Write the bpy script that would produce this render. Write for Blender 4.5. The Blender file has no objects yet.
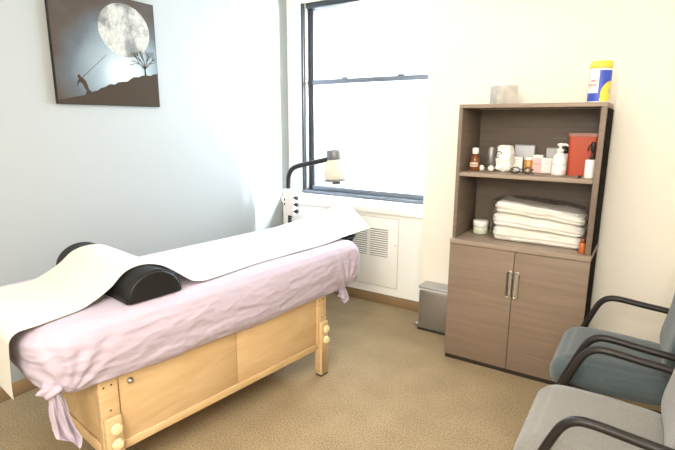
import bpy, bmesh, math, random
from mathutils import Vector, Matrix, noise
PI = math.pi
random.seed(7)
C = bpy.context.scene.collection

# ------------------------------------------------------------------ materials
def new_mat(name):
    m = bpy.data.materials.new(name); m.use_nodes = True
    nt = m.node_tree; b = nt.nodes['Principled BSDF']
    return m, nt, b
def mat(name, col, rough=.5, metal=0.0, bump=0.0, bscale=200, var=0.0, vscale=6, spec=.5, stretch=(1, 1, 1), sheen=0.0, emit=None):
    m, nt, b = new_mat(name)
    b.inputs['Base Color'].default_value = (*col, 1)
    b.inputs['Roughness'].default_value = rough
    b.inputs['Metallic'].default_value = metal
    b.inputs['Specular IOR Level'].default_value = spec
    if sheen: b.inputs['Sheen Weight'].default_value = sheen
    tc = nt.nodes.new('ShaderNodeTexCoord')
    mp = nt.nodes.new('ShaderNodeMapping'); mp.inputs['Scale'].default_value = stretch
    nt.links.new(tc.outputs['Object'], mp.inputs['Vector'])
    nz = nt.nodes.new('ShaderNodeTexNoise'); nz.inputs['Scale'].default_value = vscale; nz.inputs['Detail'].default_value = 5
    nt.links.new(mp.outputs['Vector'], nz.inputs['Vector'])
    rp = nt.nodes.new('ShaderNodeValToRGB')
    e = rp.color_ramp.elements
    e[0].position = .3; e[1].position = .7
    e[0].color = (*[max(0, c * (1 - var)) for c in col], 1); e[1].color = (*[min(1, c * (1 + var)) for c in col], 1)
    nt.links.new(nz.outputs['Fac'], rp.inputs['Fac']); nt.links.new(rp.outputs['Color'], b.inputs['Base Color'])
    if bump:
        n2 = nt.nodes.new('ShaderNodeTexNoise'); n2.inputs['Scale'].default_value = bscale; n2.inputs['Detail'].default_value = 3
        nt.links.new(mp.outputs['Vector'], n2.inputs['Vector'])
        bp = nt.nodes.new('ShaderNodeBump'); bp.inputs['Strength'].default_value = bump; bp.inputs['Distance'].default_value = .003
        nt.links.new(n2.outputs['Fac'], bp.inputs['Height']); nt.links.new(bp.outputs['Normal'], b.inputs['Normal'])
    if emit:
        b.inputs['Emission Color'].default_value = (*col, 1); b.inputs['Emission Strength'].default_value = emit
    return m
def glass_mat(name, tint, alpha, rough=.03):
    m, nt, b = new_mat(name); nt.nodes.remove(b)
    out = nt.nodes['Material Output']
    t = nt.nodes.new('ShaderNodeBsdfTransparent'); t.inputs['Color'].default_value = (*tint, 1)
    g = nt.nodes.new('ShaderNodeBsdfGlossy'); g.inputs['Roughness'].default_value = rough
    lw = nt.nodes.new('ShaderNodeLayerWeight'); lw.inputs['Blend'].default_value = .25
    mr = nt.nodes.new('ShaderNodeMapRange'); mr.inputs['To Min'].default_value = 1 - alpha; mr.inputs['To Max'].default_value = min(1, 1 - alpha + .45)
    nt.links.new(lw.outputs['Facing'], mr.inputs['Value'])
    mx = nt.nodes.new('ShaderNodeMixShader')
    nt.links.new(mr.outputs['Result'], mx.inputs['Fac']); nt.links.new(t.outputs[0], mx.inputs[1]); nt.links.new(g.outputs[0], mx.inputs[2])
    nt.links.new(mx.outputs[0], out.inputs['Surface'])
    return m
def carpet_mat():
    m, nt, b = new_mat('carpet'); b.inputs['Roughness'].default_value = .95; b.inputs['Specular IOR Level'].default_value = .1
    tc = nt.nodes.new('ShaderNodeTexCoord')
    n1 = nt.nodes.new('ShaderNodeTexNoise'); n1.inputs['Scale'].default_value = 130; n1.inputs['Detail'].default_value = 4; n1.inputs['Roughness'].default_value = .7
    n2 = nt.nodes.new('ShaderNodeTexNoise'); n2.inputs['Scale'].default_value = 5; n2.inputs['Detail'].default_value = 3
    r1 = nt.nodes.new('ShaderNodeValToRGB'); e = r1.color_ramp.elements
    e[0].position = .34; e[0].color = (.20, .145, .08, 1); e[1].position = .66; e[1].color = (.47, .36, .22, 1)
    r2 = nt.nodes.new('ShaderNodeValToRGB'); e = r2.color_ramp.elements
    e[0].position = .3; e[0].color = (.88, .88, .88, 1); e[1].position = .7; e[1].color = (1.05, 1.05, 1.05, 1)
    mx = nt.nodes.new('ShaderNodeMixRGB'); mx.blend_type = 'MULTIPLY'; mx.inputs['Fac'].default_value = 1
    for n in (n1, n2): nt.links.new(tc.outputs['Object'], n.inputs['Vector'])
    nt.links.new(n1.outputs['Fac'], r1.inputs['Fac']); nt.links.new(n2.outputs['Fac'], r2.inputs['Fac'])
    nt.links.new(r1.outputs['Color'], mx.inputs['Color1']); nt.links.new(r2.outputs['Color'], mx.inputs['Color2'])
    nt.links.new(mx.outputs['Color'], b.inputs['Base Color'])
    bp = nt.nodes.new('ShaderNodeBump'); bp.inputs['Strength'].default_value = .6; bp.inputs['Distance'].default_value = .006
    nt.links.new(n1.outputs['Fac'], bp.inputs['Height']); nt.links.new(bp.outputs['Normal'], b.inputs['Normal'])
    return m
def wood_mat(name, c0, c1, scale=(3, 3, 40), rough=.5, nscale=2.5, dist=1.2):
    m, nt, b = new_mat(name); b.inputs['Roughness'].default_value = rough; b.inputs['Specular IOR Level'].default_value = .35
    tc = nt.nodes.new('ShaderNodeTexCoord'); mp = nt.nodes.new('ShaderNodeMapping'); mp.inputs['Scale'].default_value = scale
    n = nt.nodes.new('ShaderNodeTexNoise'); n.inputs['Scale'].default_value = nscale; n.inputs['Detail'].default_value = 7; n.inputs['Distortion'].default_value = dist
    r = nt.nodes.new('ShaderNodeValToRGB'); e = r.color_ramp.elements
    e[0].position = .3; e[0].color = (*c0, 1); e[1].position = .7; e[1].color = (*c1, 1)
    nt.links.new(tc.outputs['Object'], mp.inputs['Vector']); nt.links.new(mp.outputs['Vector'], n.inputs['Vector'])
    nt.links.new(n.outputs['Fac'], r.inputs['Fac']); nt.links.new(r.outputs['Color'], b.inputs['Base Color'])
    return m
def moon_mat():
    m, nt, b = new_mat('moon_print'); b.inputs['Roughness'].default_value = .8; b.inputs['Specular IOR Level'].default_value = .08
    tc = nt.nodes.new('ShaderNodeTexCoord')
    n = nt.nodes.new('ShaderNodeTexNoise'); n.inputs['Scale'].default_value = 9; n.inputs['Detail'].default_value = 6
    v = nt.nodes.new('ShaderNodeTexNoise'); v.inputs['Scale'].default_value = 55; v.inputs['Detail'].default_value = 4
    r = nt.nodes.new('ShaderNodeValToRGB'); e = r.color_ramp.elements
    e[0].position = .40; e[0].color = (.20, .205, .20, 1); e[1].position = .56; e[1].color = (.46, .455, .42, 1)
    r2 = nt.nodes.new('ShaderNodeValToRGB'); e = r2.color_ramp.elements
    e[0].position = .35; e[0].color = (.78, .78, .78, 1); e[1].position = .7; e[1].color = (1.1, 1.1, 1.08, 1)
    mx = nt.nodes.new('ShaderNodeMixRGB'); mx.blend_type = 'MULTIPLY'; mx.inputs['Fac'].default_value = 1
    for q in (n, v): nt.links.new(tc.outputs['Object'], q.inputs['Vector'])
    nt.links.new(n.outputs['Fac'], r.inputs['Fac']); nt.links.new(v.outputs['Fac'], r2.inputs['Fac'])
    nt.links.new(r.outputs['Color'], mx.inputs['Color1']); nt.links.new(r2.outputs['Color'], mx.inputs['Color2'])
    nt.links.new(mx.outputs['Color'], b.inputs['Base Color'])
    return m
def sky_print_mat():
    m, nt, b = new_mat('night_sky_print'); b.inputs['Roughness'].default_value = .8; b.inputs['Specular IOR Level'].default_value = .08
    tc = nt.nodes.new('ShaderNodeTexCoord'); mp = nt.nodes.new('ShaderNodeMapping')
    mp.inputs['Location'].default_value = (0, -1.98 / .46, -1.86 / .42); mp.inputs['Scale'].default_value = (0, 1 / .46, 1 / .42)
    g = nt.nodes.new('ShaderNodeTexGradient'); g.gradient_type = 'SPHERICAL'
    n = nt.nodes.new('ShaderNodeTexNoise'); n.inputs['Scale'].default_value = 7; n.inputs['Detail'].default_value = 4
    ad = nt.nodes.new('ShaderNodeMath'); ad.operation = 'MULTIPLY_ADD'; ad.inputs[1].default_value = .25
    sb = nt.nodes.new('ShaderNodeMath'); sb.operation = 'SUBTRACT'; sb.inputs[1].default_value = .125
    r = nt.nodes.new('ShaderNodeValToRGB'); e = r.color_ramp.elements
    e[0].position = 0; e[0].color = (.075, .060, .048, 1); e[1].position = .95; e[1].color = (.56, .62, .61, 1)
    k = e.new(.25); k.color = (.10, .115, .13, 1); k = e.new(.6); k.color = (.26, .32, .35, 1)
    nt.links.new(tc.outputs['Object'], mp.inputs['Vector']); nt.links.new(mp.outputs['Vector'], g.inputs['Vector'])
    nt.links.new(tc.outputs['Object'], n.inputs['Vector'])
    nt.links.new(n.outputs['Fac'], ad.inputs[0]); nt.links.new(g.outputs['Fac'], ad.inputs[2]); nt.links.new(ad.outputs[0], sb.inputs[0])
    nt.links.new(sb.outputs[0], r.inputs['Fac']); nt.links.new(r.outputs['Color'], b.inputs['Base Color'])
    return m

M = {}
M['carpet'] = carpet_mat()
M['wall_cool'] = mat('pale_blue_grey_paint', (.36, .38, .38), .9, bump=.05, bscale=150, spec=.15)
M['wall_cream'] = mat('cream_paint', (.88, .83, .73), .9, bump=.05, bscale=150, spec=.15)
M['ceiling'] = mat('ceiling_white', (.85, .84, .8), .95, spec=.1)
M['white_enamel'] = mat('white_enamel', (.92, .91, .87), .45, spec=.3)
M['dark_slot'] = mat('dark_slot', (.25, .235, .2), .8)
M['panel_seam'] = mat('panel_seam', (.58, .55, .49), .8)
M['base_brown'] = mat('brown_vinyl', (.27, .17, .085), .6, var=.08)
M['window_metal'] = mat('dark_window_metal', (.045, .048, .055), .4, metal=.3)
M['window_track'] = mat('aluminium_track', (.42, .41, .40), .4, metal=.6)
M['window_rail'] = mat('window_rail_bloom', (.17, .195, .24), .4, metal=.2)  # rail grey lifted, window bloom put into the colour
M['glass'] = glass_mat('window_glass', (1, 1, 1), .96)
M['birch'] = wood_mat('birch', (.55, .365, .18), (.65, .465, .26), (2.5, 2.5, 14), .45)
M['birch_h'] = wood_mat('birch_lengthwise', (.56, .375, .185), (.66, .47, .265), (6, 1.2, 5), .45)
M['birch_light'] = wood_mat('birch_knob', (.80, .62, .36), (.88, .72, .46), (8, 8, 8), .45)
M['chrome'] = mat('chrome', (.55, .55, .55), .25, metal=1.0)
M['steel'] = mat('brushed_steel', (.36, .345, .33), .42, metal=.85, bump=.05, bscale=60, stretch=(60, 60, 1))
M['steel_lid'] = mat('steel_lid', (.47, .465, .46), .38, metal=.75)
M['black_plastic'] = mat('black_plastic', (.018, .017, .017), .4)
M['black_vinyl'] = mat('black_vinyl', (.010, .0095, .009), .5, bump=.15, bscale=350, spec=.3)
M['sheet'] = mat('lavender_cotton', (.45, .385, .465), .9, bump=.08, bscale=500, spec=.15, sheen=.2)
M['paper'] = mat('exam_paper', (.65, .615, .55), .8, bump=.10, bscale=120, spec=.2)
M['foam'] = mat('cushion_vinyl', (.16, .10, .06), .6)
M['cab'] = wood_mat('grey_brown_laminate', (.205, .148, .106), (.255, .186, .136), (.8, .8, 15), .5, 2.0, .6)
M['cab_back_shaded'] = wood_mat('grey_brown_laminate_back_shaded', (.115, .088, .068), (.15, .115, .09), (1.2, 1.2, 26), .55, 2.0, .6)  # same laminate darkened: shade at the back of the shelves painted in
M['cab_inner_shaded'] = wood_mat('grey_brown_laminate_inner_shaded', (.165, .123, .092), (.215, .16, .122), (1.2, 1.2, 26), .5, 2.0, .6)  # laminate darkened for the inner sides, shelf shade put into the colour
M['cab_top'] = wood_mat('grey_brown_laminate_edge', (.27, .205, .155), (.34, .265, .205), (1.2, 20, 20), .5, 2.0, .6)
M['plinth'] = mat('dark_plinth', (.02, .015, .012), .6)
M['cab_side_shade'] = mat('near_black_side_shade', (.010, .008, .007), .95, spec=.05)  # near black paints the unlit shade on the cabinet's right side
M['seat_blue'] = mat('slate_blue_fabric', (.072, .092, .097), .95, bump=.5, bscale=420, var=.16, vscale=180, spec=.1, sheen=.3)
M['seat_grey'] = mat('warm_grey_fabric', (.20, .19, .17), .95, bump=.5, bscale=420, var=.13, vscale=180, spec=.1, sheen=.3)
M['arm'] = mat('dark_brown_black_tube', (.016, .013, .012), .42, spec=.3)
M['towel'] = mat('white_terry', (.88, .85, .79), .98, bump=.9, bscale=260, spec=.05)
M['cotton'] = mat('cotton_white', (.90, .87, .81), .98, bump=.6, bscale=150, spec=.05)
M['white_plastic'] = mat('white_plastic', (.86, .84, .80), .35)
M['bracket_white'] = mat('bracket_white', (.84, .80, .78), .4)
M['amber'] = mat('amber_glass', (.19, .065, .022), .12)
M['amber_light'] = mat('amber_plastic', (.55, .27, .06), .25)
M['label_cream'] = mat('cream_label', (.72, .60, .52), .7)
M['label_text'] = mat('label_print', (.25, .10, .06), .7)
M['pink'] = mat('pink_card', (.80, .52, .50), .7)
M['pink_ink'] = mat('pink_ink', (.80, .30, .28), .7)
M['card_white'] = mat('white_card', (.84, .82, .78), .7)
M['card_grey'] = mat('grey_card', (.52, .52, .52), .6)
M['card_frost'] = mat('pale_blue_grey_card', (.60, .61, .64), .5)
M['card_edge'] = mat('dark_card_edge', (.30, .30, .32), .6)
M['red'] = mat('red_plastic', (.44, .055, .014), .4)
M['red_lid'] = mat('rose_plastic_lid', (.30, .12, .085), .45)
M['ink_dark'] = mat('dark_ink', (.04, .04, .045), .6)
M['mint'] = mat('pale_green_jar', (.62, .68, .54), .35)
M['orange'] = mat('orange_plastic', (.50, .13, .03), .35)
M['yellow'] = mat('yellow_plastic', (.90, .70, .08), .4)
M['blue'] = mat('blue_label', (.045, .085, .50), .45)
M['tissue_card'] = mat('grey_marbled_card', (.52, .49, .45), .8, var=.2, vscale=18)
M['tissue'] = mat('tissue_white', (.90, .87, .80), .9)
M['clear_bag'] = glass_mat('clear_plastic_film', (.98, .98, .98), .88, .12)
M['clear_jar'] = glass_mat('clear_jar_glass', (.985, .985, .98), .86, .4)
M['bin_bag'] = mat('bin_liner', (.75, .75, .75), .4)
M['moon'] = moon_mat(); M['sky_print'] = sky_print_mat()
M['earth_print'] = mat('brown_ground_print', (.050, .037, .026), .8, spec=.08)
M['canvas_edge'] = mat('dark_canvas_edge', (.03, .028, .027), .7, spec=.15)
M['lamp_grey'] = mat('lamp_grey_metal', (.20, .20, .21), .4, metal=.4)
M['lamp_white'] = mat('lamp_shade_enamel', (.68, .61, .51), .5)

# ------------------------------------------------------------------ mesh helpers
class MB:
    def __init__(s): s.bm = bmesh.new(); s.mats = []
    def mi(s, m):
        if m not in s.mats: s.mats.append(m)
        return s.mats.index(m)
    def _tag(s, faces, m, smooth):
        i = s.mi(m)
        for f in faces: f.material_index = i; f.smooth = smooth
    def box(s, x0, x1, y0, y1, z0, z1, m, bev=0.0, seg=2, T=None):
        bm = s.bm; before = set(bm.faces)
        r = bmesh.ops.create_cube(bm, size=1)
        vs = r['verts']
        for v in vs: v.co = Vector(((x0 + x1) / 2 + v.co.x * (x1 - x0), (y0 + y1) / 2 + v.co.y * (y1 - y0), (z0 + z1) / 2 + v.co.z * (z1 - z0)))
        if bev:
            es = list({e for v in vs for e in v.link_edges})
            bmesh.ops.bevel(bm, geom=es, offset=bev, segments=seg, profile=.5, affect='EDGES')
        new = [f for f in bm.faces if f not in before]
        if T is not None:
            for v in {v for f in new for v in f.verts}: v.co = T @ v.co
        s._tag(new, m, bool(bev)); return s
    def lathe(s, prof, m, center=(0, 0, 0), n=28, T=None, cap=True, smooth=True):
        bm = s.bm; rings = []
        c = Vector(center)
        for r, z in prof:
            rings.append([bm.verts.new(c + Vector((r * math.cos(2 * PI * k / n), r * math.sin(2 * PI * k / n), z))) for k in range(n)])
        fs = []
        for a, b in zip(rings, rings[1:]):
            for k in range(n): fs.append(bm.faces.new((a[k], a[(k + 1) % n], b[(k + 1) % n], b[k])))
        if cap:
            fs.append(bm.faces.new(list(reversed(rings[0])))); fs.append(bm.faces.new(rings[-1]))
        if T is not None:
            for ring in rings:
                for v in ring: v.co = T @ v.co
        s._tag(fs, m, smooth); return s
    def tube(s, pts, r, m, n=14, cap=True, flat=1.0, closed=False):
        pts = [Vector(p) for p in pts]; bm = s.bm; rings = []
        N = len(pts); rad = r if isinstance(r, (list, tuple)) else [r] * N
        prev = None
        for i, p in enumerate(pts):
            if closed: t = (pts[(i + 1) % N] - pts[i - 1]).normalized()
            else: t = (pts[min(i + 1, N - 1)] - pts[max(i - 1, 0)]).normalized()
            if prev is None:
                u = t.cross(Vector((0, 0, 1)))
                if u.length < .05: u = t.cross(Vector((0, 1, 0)))
            else: u = prev - t * prev.dot(t)
            u.normalize(); prev = u; w = t.cross(u)
            rings.append([bm.verts.new(p + (u * math.cos(2 * PI * k / n) + w * math.sin(2 * PI * k / n) * flat) * rad[i]) for k in range(n)])
        fs = []
        pairs = list(zip(rings, rings[1:])) + ([(rings[-1], rings[0])] if closed else [])
        for a, b in pairs:
            for k in range(n): fs.append(bm.faces.new((a[k], a[(k + 1) % n], b[(k + 1) % n], b[k])))
        if cap and not closed:
            fs.append(bm.faces.new(list(reversed(rings[0])))); fs.append(bm.faces.new(rings[-1]))
        s._tag(fs, m, True); return s
    def grid(s, fn, nu, nv, m, closeu=False, matfn=None):
        bm = s.bm
        V = [[bm.verts.new(fn(i / (nu if closeu else nu - 1), j / (nv - 1))) for i in range(nu)] for j in range(nv)]
        for j in range(nv - 1):
            for i in range(nu if closeu else nu - 1):
                f = bm.faces.new((V[j][i], V[j][(i + 1) % nu], V[j + 1][(i + 1) % nu], V[j + 1][i]))
                mm = matfn((i + .5) / (nu if closeu else nu - 1), (j + .5) / (nv - 1)) if matfn else m
                f.material_index = s.mi(mm); f.smooth = True
        return s
    def poly(s, pts, m, thick=None):
        """flat polygon, optionally extruded by vector"""
        vs = [s.bm.verts.new(Vector(p)) for p in pts]
        f = s.bm.faces.new(vs); fs = [f]
        if thick is not None:
            r = bmesh.ops.extrude_face_region(s.bm, geom=[f])
            nv = [g for g in r['geom'] if isinstance(g, bmesh.types.BMVert)]
            for v in nv: v.co += Vector(thick)
            fs += [g for g in r['geom'] if isinstance(g, bmesh.types.BMFace)] + [g for v in nv for g in v.link_faces]
        s._tag(set(fs), m, False); return s
    def obj(s, name, parent=None, loc=(0, 0, 0), rotz=0, fixn=True):
        if fixn: bmesh.ops.recalc_face_normals(s.bm, faces=list(s.bm.faces))
        me = bpy.data.meshes.new(name); s.bm.to_mesh(me); s.bm.free()
        for m in s.mats: me.materials.append(m)
        o = bpy.data.objects.new(name, me); C.objects.link(o)
        o.location = loc; o.rotation_euler = (0, 0, rotz)
        if parent is not None: o.parent = parent
        return o
def tag(o, label=None, cat=None, group=None, kind=None):
    if label: o['label'] = label
    if cat: o['category'] = cat
    if group: o['group'] = group
    if kind: o['kind'] = kind
    return o
def thing(name, label, cat, loc=(0, 0, 0), rotz=0, group=None):
    o = bpy.data.objects.new(name, None); C.objects.link(o); o.empty_display_size = .05
    o.location = loc; o.rotation_euler = (0, 0, rotz)
    return tag(o, label, cat, group)
def struct(o): o['kind'] = 'structure'; return o
def spline(pts, sub=8):
    P = [Vector(p) for p in pts]; out = []
    for i in range(len(P) - 1):
        p0, p1, p2, p3 = P[max(i - 1, 0)], P[i], P[i + 1], P[min(i + 2, len(P) - 1)]
        for k in range(sub):
            t = k / sub
            out.append(.5 * ((2 * p1) + (p2 - p0) * t + (2 * p0 - 5 * p1 + 4 * p2 - p3) * t * t + (3 * p1 - p0 - 3 * p2 + p3) * t ** 3))
    out.append(P[-1]); return out
def lerp_curve(pts, x):
    """smooth monotone-ish interpolation of (x,y) list"""
    if x <= pts[0][0]: return pts[0][1]
    for (a, ya), (b, yb) in zip(pts, pts[1:]):
        if x <= b:
            t = (x - a) / (b - a); t = t * t * (3 - 2 * t); return ya + (yb - ya) * t
    return pts[-1][1]

# ------------------------------------------------------------------ room shell
XL, XR, YB, YF, ZC = -2.93, .50, 3.40, -1.30, 2.80
YH, YW = 3.566, 3.70          # heater front, window plane
XE = -1.415                   # left edge of the cream wall beside the window
struct(MB().box(XL - .1, XR + .1, YF - .1, 4.0, -.1, 0, M['carpet']).obj('floor'))
struct(MB().box(XL - .1, XR + .1, YF - .1, 4.0, ZC, ZC + .1, M['ceiling']).obj('ceiling'))
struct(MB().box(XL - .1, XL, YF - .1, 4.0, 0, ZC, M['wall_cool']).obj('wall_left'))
w = MB()
w.box(XE, XR + .1, YB, 4.0, 0, ZC, M['wall_cream'])
w.box(-.215, XR, YB - .02, YB + .01, 0, ZC, M['wall_cream'], .004)
w.box(XL, XE, YW - .02, 4.0, 0, .90, M['wall_cream'])
w.box(XL, -2.750, YW - .02, 3.85, .90, ZC, M['white_enamel'])  # wall strip coloured white to paint in the window's overexposed glare
w.box(-2.750, XE, YW - .02, 3.85, 2.58, ZC, M['wall_cream'])
struct(w.obj('wall_back'))
struct(MB().box(XR, XR + .1, YF - .1, YB, 0, ZC, M['wall_cream']).obj('wall_right'))
struct(MB().box(XL, XR, YF - .1, YF, 0, ZC, M['wall_cream']).obj('wall_front'))
struct(MB().box(XL + .001, XL + .012, YF, YH - .005, .001, .088, M['base_brown'], .003).obj('baseboard_left'))
struct(MB().box(XL + .015, XE - .003, YH + .002, YH + .03, .001, .090, M['base_brown'], .003).obj('baseboard_back'))

# window
wr = bpy.data.objects.new('window_1', None); C.objects.link(wr); struct(wr)
f = MB()
f.box(-2.748, -2.724, YW - .05, YW + .08, .905, 2.575, M['window_metal'], .003)
f.box(-2.724, -2.702, YW - .035, YW + .08, .93, 2.575, M['window_track'], .003)
f.box(-2.748, XE - .002, YW - .06, YW + .08, .903, .928, M['window_rail'], .003)
f.box(-2.70, XE - .002, YW - .03, YW + .08, 2.53, 2.575, M['window_metal'], .003)
f.obj('window_frame', wr)
f = MB()
f.box(-2.702, -2.652, YW + .005, YW + .045, .93, 2.53, M['window_metal'], .004)
f.obj('sash_stile', wr)
f = MB()
f.box(-2.652, XE - .002, YW - .012, YW + .03, 1.885, 1.925, M['window_rail'], .004)
f.obj('meeting_rail', wr)
f = MB()
f.box(-2.652, XE - .002, YW - .02, YW + .03, .930, .972, M['window_rail'], .004)
f.obj('bottom_rail', wr)
for x in (-2.31, -1.775):
    MB().box(x - .03, x + .03, YW - .014, YW + .01, 1.926, 1.938, M['window_rail'], .003).obj('sash_latch', wr)
MB().box(-2.652, XE - .002, YW + .034, YW + .040, .93, 2.53, M['glass']).obj('window_pane', wr)

# heater cover under the window (built in)
h = thing('radiator_cover', 'white enamelled radiator cover with louvred grille under the window', 'radiator cover', (0, 0, 0))
b = MB()
b.box(XL + .012, XE - .004, YH, YW - .022, .092, .80, M['white_enamel'])
b.obj('cover_panel', h)
b = MB(); b.box(XL + .004, XE - .003, YH - .022, YW - .062, .801, .862, M['white_enamel'], .008, 3); b.box(XL + .004, XE - .003, YH + .02, YW - .062, .862, .900, M['white_enamel'], .004); b.obj('sill_ledge', h)
b = MB(); b.box(-2.34, -1.695, YH - .006, YH - .0025, .165, .765, M['white_enamel'], .001); b.box(-2.345, -1.690, YH - .0024, YH - .0003, .160, .770, M['panel_seam']); b.obj('access_panel', h)
for x0, x1 in ((-2.15, -1.985), (-1.955, -1.785)):
    g = MB(); g.box(x0, x1, YH - .0085, YH - .0062, .425, .675, M['dark_slot'])
    n = 13
    for k in range(n + 1):
        z = .425 + k * .25 / n
        g.box(x0 - .004, x1 + .004, YH - .013, YH - .0087, z - .0062, z + .0048, M['white_enamel'])
    g.obj('louvre_grille', h)
MB().lathe([(.006, 0), (.006, .003), (.003, .005)], M['chrome'], (0, 0, 0), 12, Matrix.Translation((-1.715, YH - .006, .545)) @ Matrix.Rotation(PI / 2, 4, 'X')).obj('panel_screw', h)

# ------------------------------------------------------------------ moon picture
pic = thing('canvas_picture', 'square dark canvas picture of full moon over a hillside on grey wall', 'picture', (0, 0, 0))
px = XL + .002; PF = -2.905
y0, y1, z0, z1 = 1.534, 2.230, 1.653, 2.312
MB().box(px, PF, y0, y1, z0, z1, M['canvas_edge'], .002).obj('canvas', pic)
p = MB()
def flat(pts, m, d):
    p.poly([(PF + d, y, z) for y, z in pts], m)
e = .004
flat([(y0 + e, z0 + e), (y1 - e, z0 + e), (y1 - e, z1 - e), (y0 + e, z1 - e)], M['sky_print'], .0006)
flat([(2.003 + .180 * math.cos(t * PI / 32), 2.118 + .161 * math.sin(t * PI / 32)) for t in range(64)], M['moon'], .0010)
hill = [(1.538, 1.677), (1.575, 1.680), (1.616, 1.692), (1.66, 1.700), (1.708, 1.712), (1.735, 1.716), (1.757, 1.734), (1.78, 1.738), (1.807, 1.756), (1.83, 1.762), (1.868, 1.783), (1.90, 1.782), (1.925, 1.797), (1.953, 1.802), (1.99, 1.806), (2.02, 1.826), (2.041, 1.838), (2.08, 1.840), (2.10, 1.850), (2.132, 1.857), (2.17, 1.855), (2.19, 1.866), (2.226, 1.872)]
flat([(1.538, z0 + e)] + hill + [(2.226, z0 + e)][::1], M['earth_print'], .0014)
# the walking figure pulling the rope
fig = [(1.700, 1.705), (1.712, 1.735), (1.700, 1.752), (1.690, 1.775), (1.672, 1.782), (1.664, 1.770), (1.658, 1.774), (1.668, 1.793), (1.672, 1.802), (1.663, 1.812), (1.668, 1.826), (1.680, 1.824), (1.685, 1.812), (1.697, 1.806), (1.714, 1.790), (1.722, 1.765), (1.728, 1.742), (1.745, 1.730), (1.752, 1.722)]
flat(fig, M['earth_print'], .0018)
def stroke(a, b, wd, d=.0018):
    a = Vector((0, *a)); b = Vector((0, *b)); t = (b - a).normalized(); nn = Vector((0, -t.z, t.y)) * wd
    p.poly([(PF + d, *(q.yz)) for q in (a - nn, b - nn * .6, b + nn * .6, a + nn)], M['earth_print'])
stroke((1.690, 1.806), (1.862, 1.958), .0016); stroke((1.668, 1.79), (1.655, 1.757), .003)
rr = random.Random(3)
def branch(a, ang, ln, wd, lv):
    b_ = (a[0] + math.cos(ang) * ln, a[1] + math.sin(ang) * ln)
    if b_[0] > 2.222: return
    stroke(a, b_, wd)
    if lv:
        for k in range(3 if lv > 1 else 2):
            branch(b_, ang + rr.uniform(-.75, .75), ln * rr.uniform(.55, .8), wd * .6, lv - 1)
branch((2.132, 1.85), 1.62, .05, .0065, 0)
for an in (2.5, 2.05, 1.65, 1.25, .8): branch((2.131, 1.895), an, .05, .0038, 3)
p.obj('print', pic, fixn=False)

# ------------------------------------------------------------------ treatment table
A = math.radians(7.5); TL = (-1.586, 2.289, 0)
tb = thing('treatment_table', 'birch wood treatment table with closed cabinet base and adjustable legs', 'massage table', TL, -A)
W2, LN = -.62, -1.30     # frame: x from W2..0, y from LN..0
def leg(x, y, face):
    # upper post with a sliding lower leg on its outer face
    l = MB(); l.box(x - .035 if face > 0 else x, x if face > 0 else x + .035, y - .040, y + .040, .19, .66, M['birch'], .004)
    o = l.obj('leg', tb)
    x0, x1 = (x - .030, x + .024) if face > 0 else (x - .024, x + .030)
    s = MB(); s.box(x0 if face < 0 else x + .0005, x1 if face > 0 else x - .0005, y - .036, y + .036, .012, .36, M['birch'], .010, 3)
    s.box(x0, x1, y - .034, y + .034, .012, .185, M['birch'], .004)
    e_ = s.obj('leg_extension', o)
    MB().box(min(x0, x1) + .002, max(x0, x1) - .002, y - .032, y + .032, .0, .013, M['black_plastic'], .003).obj('foot', e_)
    for z in (.315, .245):
        T = Matrix.Translation((x1 if face > 0 else x0, y, z)) @ Matrix.Rotation(PI / 2 * face, 4, 'Y')
        k = MB(); k.lathe([(.012, 0), (.012, .006), (.024, .008), (.026, .014), (.022, .022), (.008, .024)], M['birch_light'], n=7, T=T, smooth=False)
        k.obj('knob', o)
    if face > 0:
        for (yy, zz) in ((y - .02, .495), (y + .012, .497), (y, .385)):
            d = MB(); d.lathe([(.0045, -.002), (.0045, .0008)], M['ink_dark'], n=10, T=Matrix.Translation((x, yy, zz)) @ Matrix.Rotation(PI / 2, 4, 'Y'))
            d.obj('screw', o)
for y in (0, LN):
    leg(0, y, 1); leg(W2, y, -1)
# cabinet sides: two sliding panels and rails per long side
for sx, xa in ((1, -.030), (-1, W2 + .012)):
    for ya, yb in ((LN + .046, -.645), (-.641, -.046)):
        MB().box(xa, xa + .018, ya, yb, .215, .655, M['birch_h'], .002).obj('side_panel', tb)
    MB().box(xa - .002, xa + .024, LN + .046, -.046, .175, .214, M['birch_h'], .003).obj('bottom_rail', tb)
for ya in (LN - .028, .010):
    MB().box(W2 + .036, -.036, ya, ya + .018, .175, .655, M['birch_h'], .002).obj('end_panel', tb)
for ya in (LN - .040, .029):
    MB().box(W2 + .036, -.036, ya, ya + .011, .175, .225, M['birch_h'], .003).obj('end_rail', tb)
MB().lathe([(.014, 0), (.014, .006), (.009, .008), (.009, .016), (.003, .018)], M['chrome'], n=16, T=Matrix.Translation((-.0115, -1.205, .478)) @ Matrix.Rotation(PI / 2, 4, 'Y')).obj('panel_lock', tb)
MB().box(W2 + .02, -.02, LN + .03, -.03, .2, .214, M['birch']).obj('base_board', tb)
MB().box(W2 + .0, -.00, LN - .02, .02, .657, .69, M['birch']).obj('table_frame', tb)
k = MB(); k.lathe([(.02, 0), (.02, .0012)], M['ink_dark'], n=8, T=Matrix.Translation((-.30, LN - .0285, .47)) @ Matrix.Rotation(PI / 2, 4, 'X'))
k.box(-.28, -.20, LN - .0297, LN - .0286, .462, .472, M['ink_dark']); k.obj('maker_mark', tb)

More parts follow.
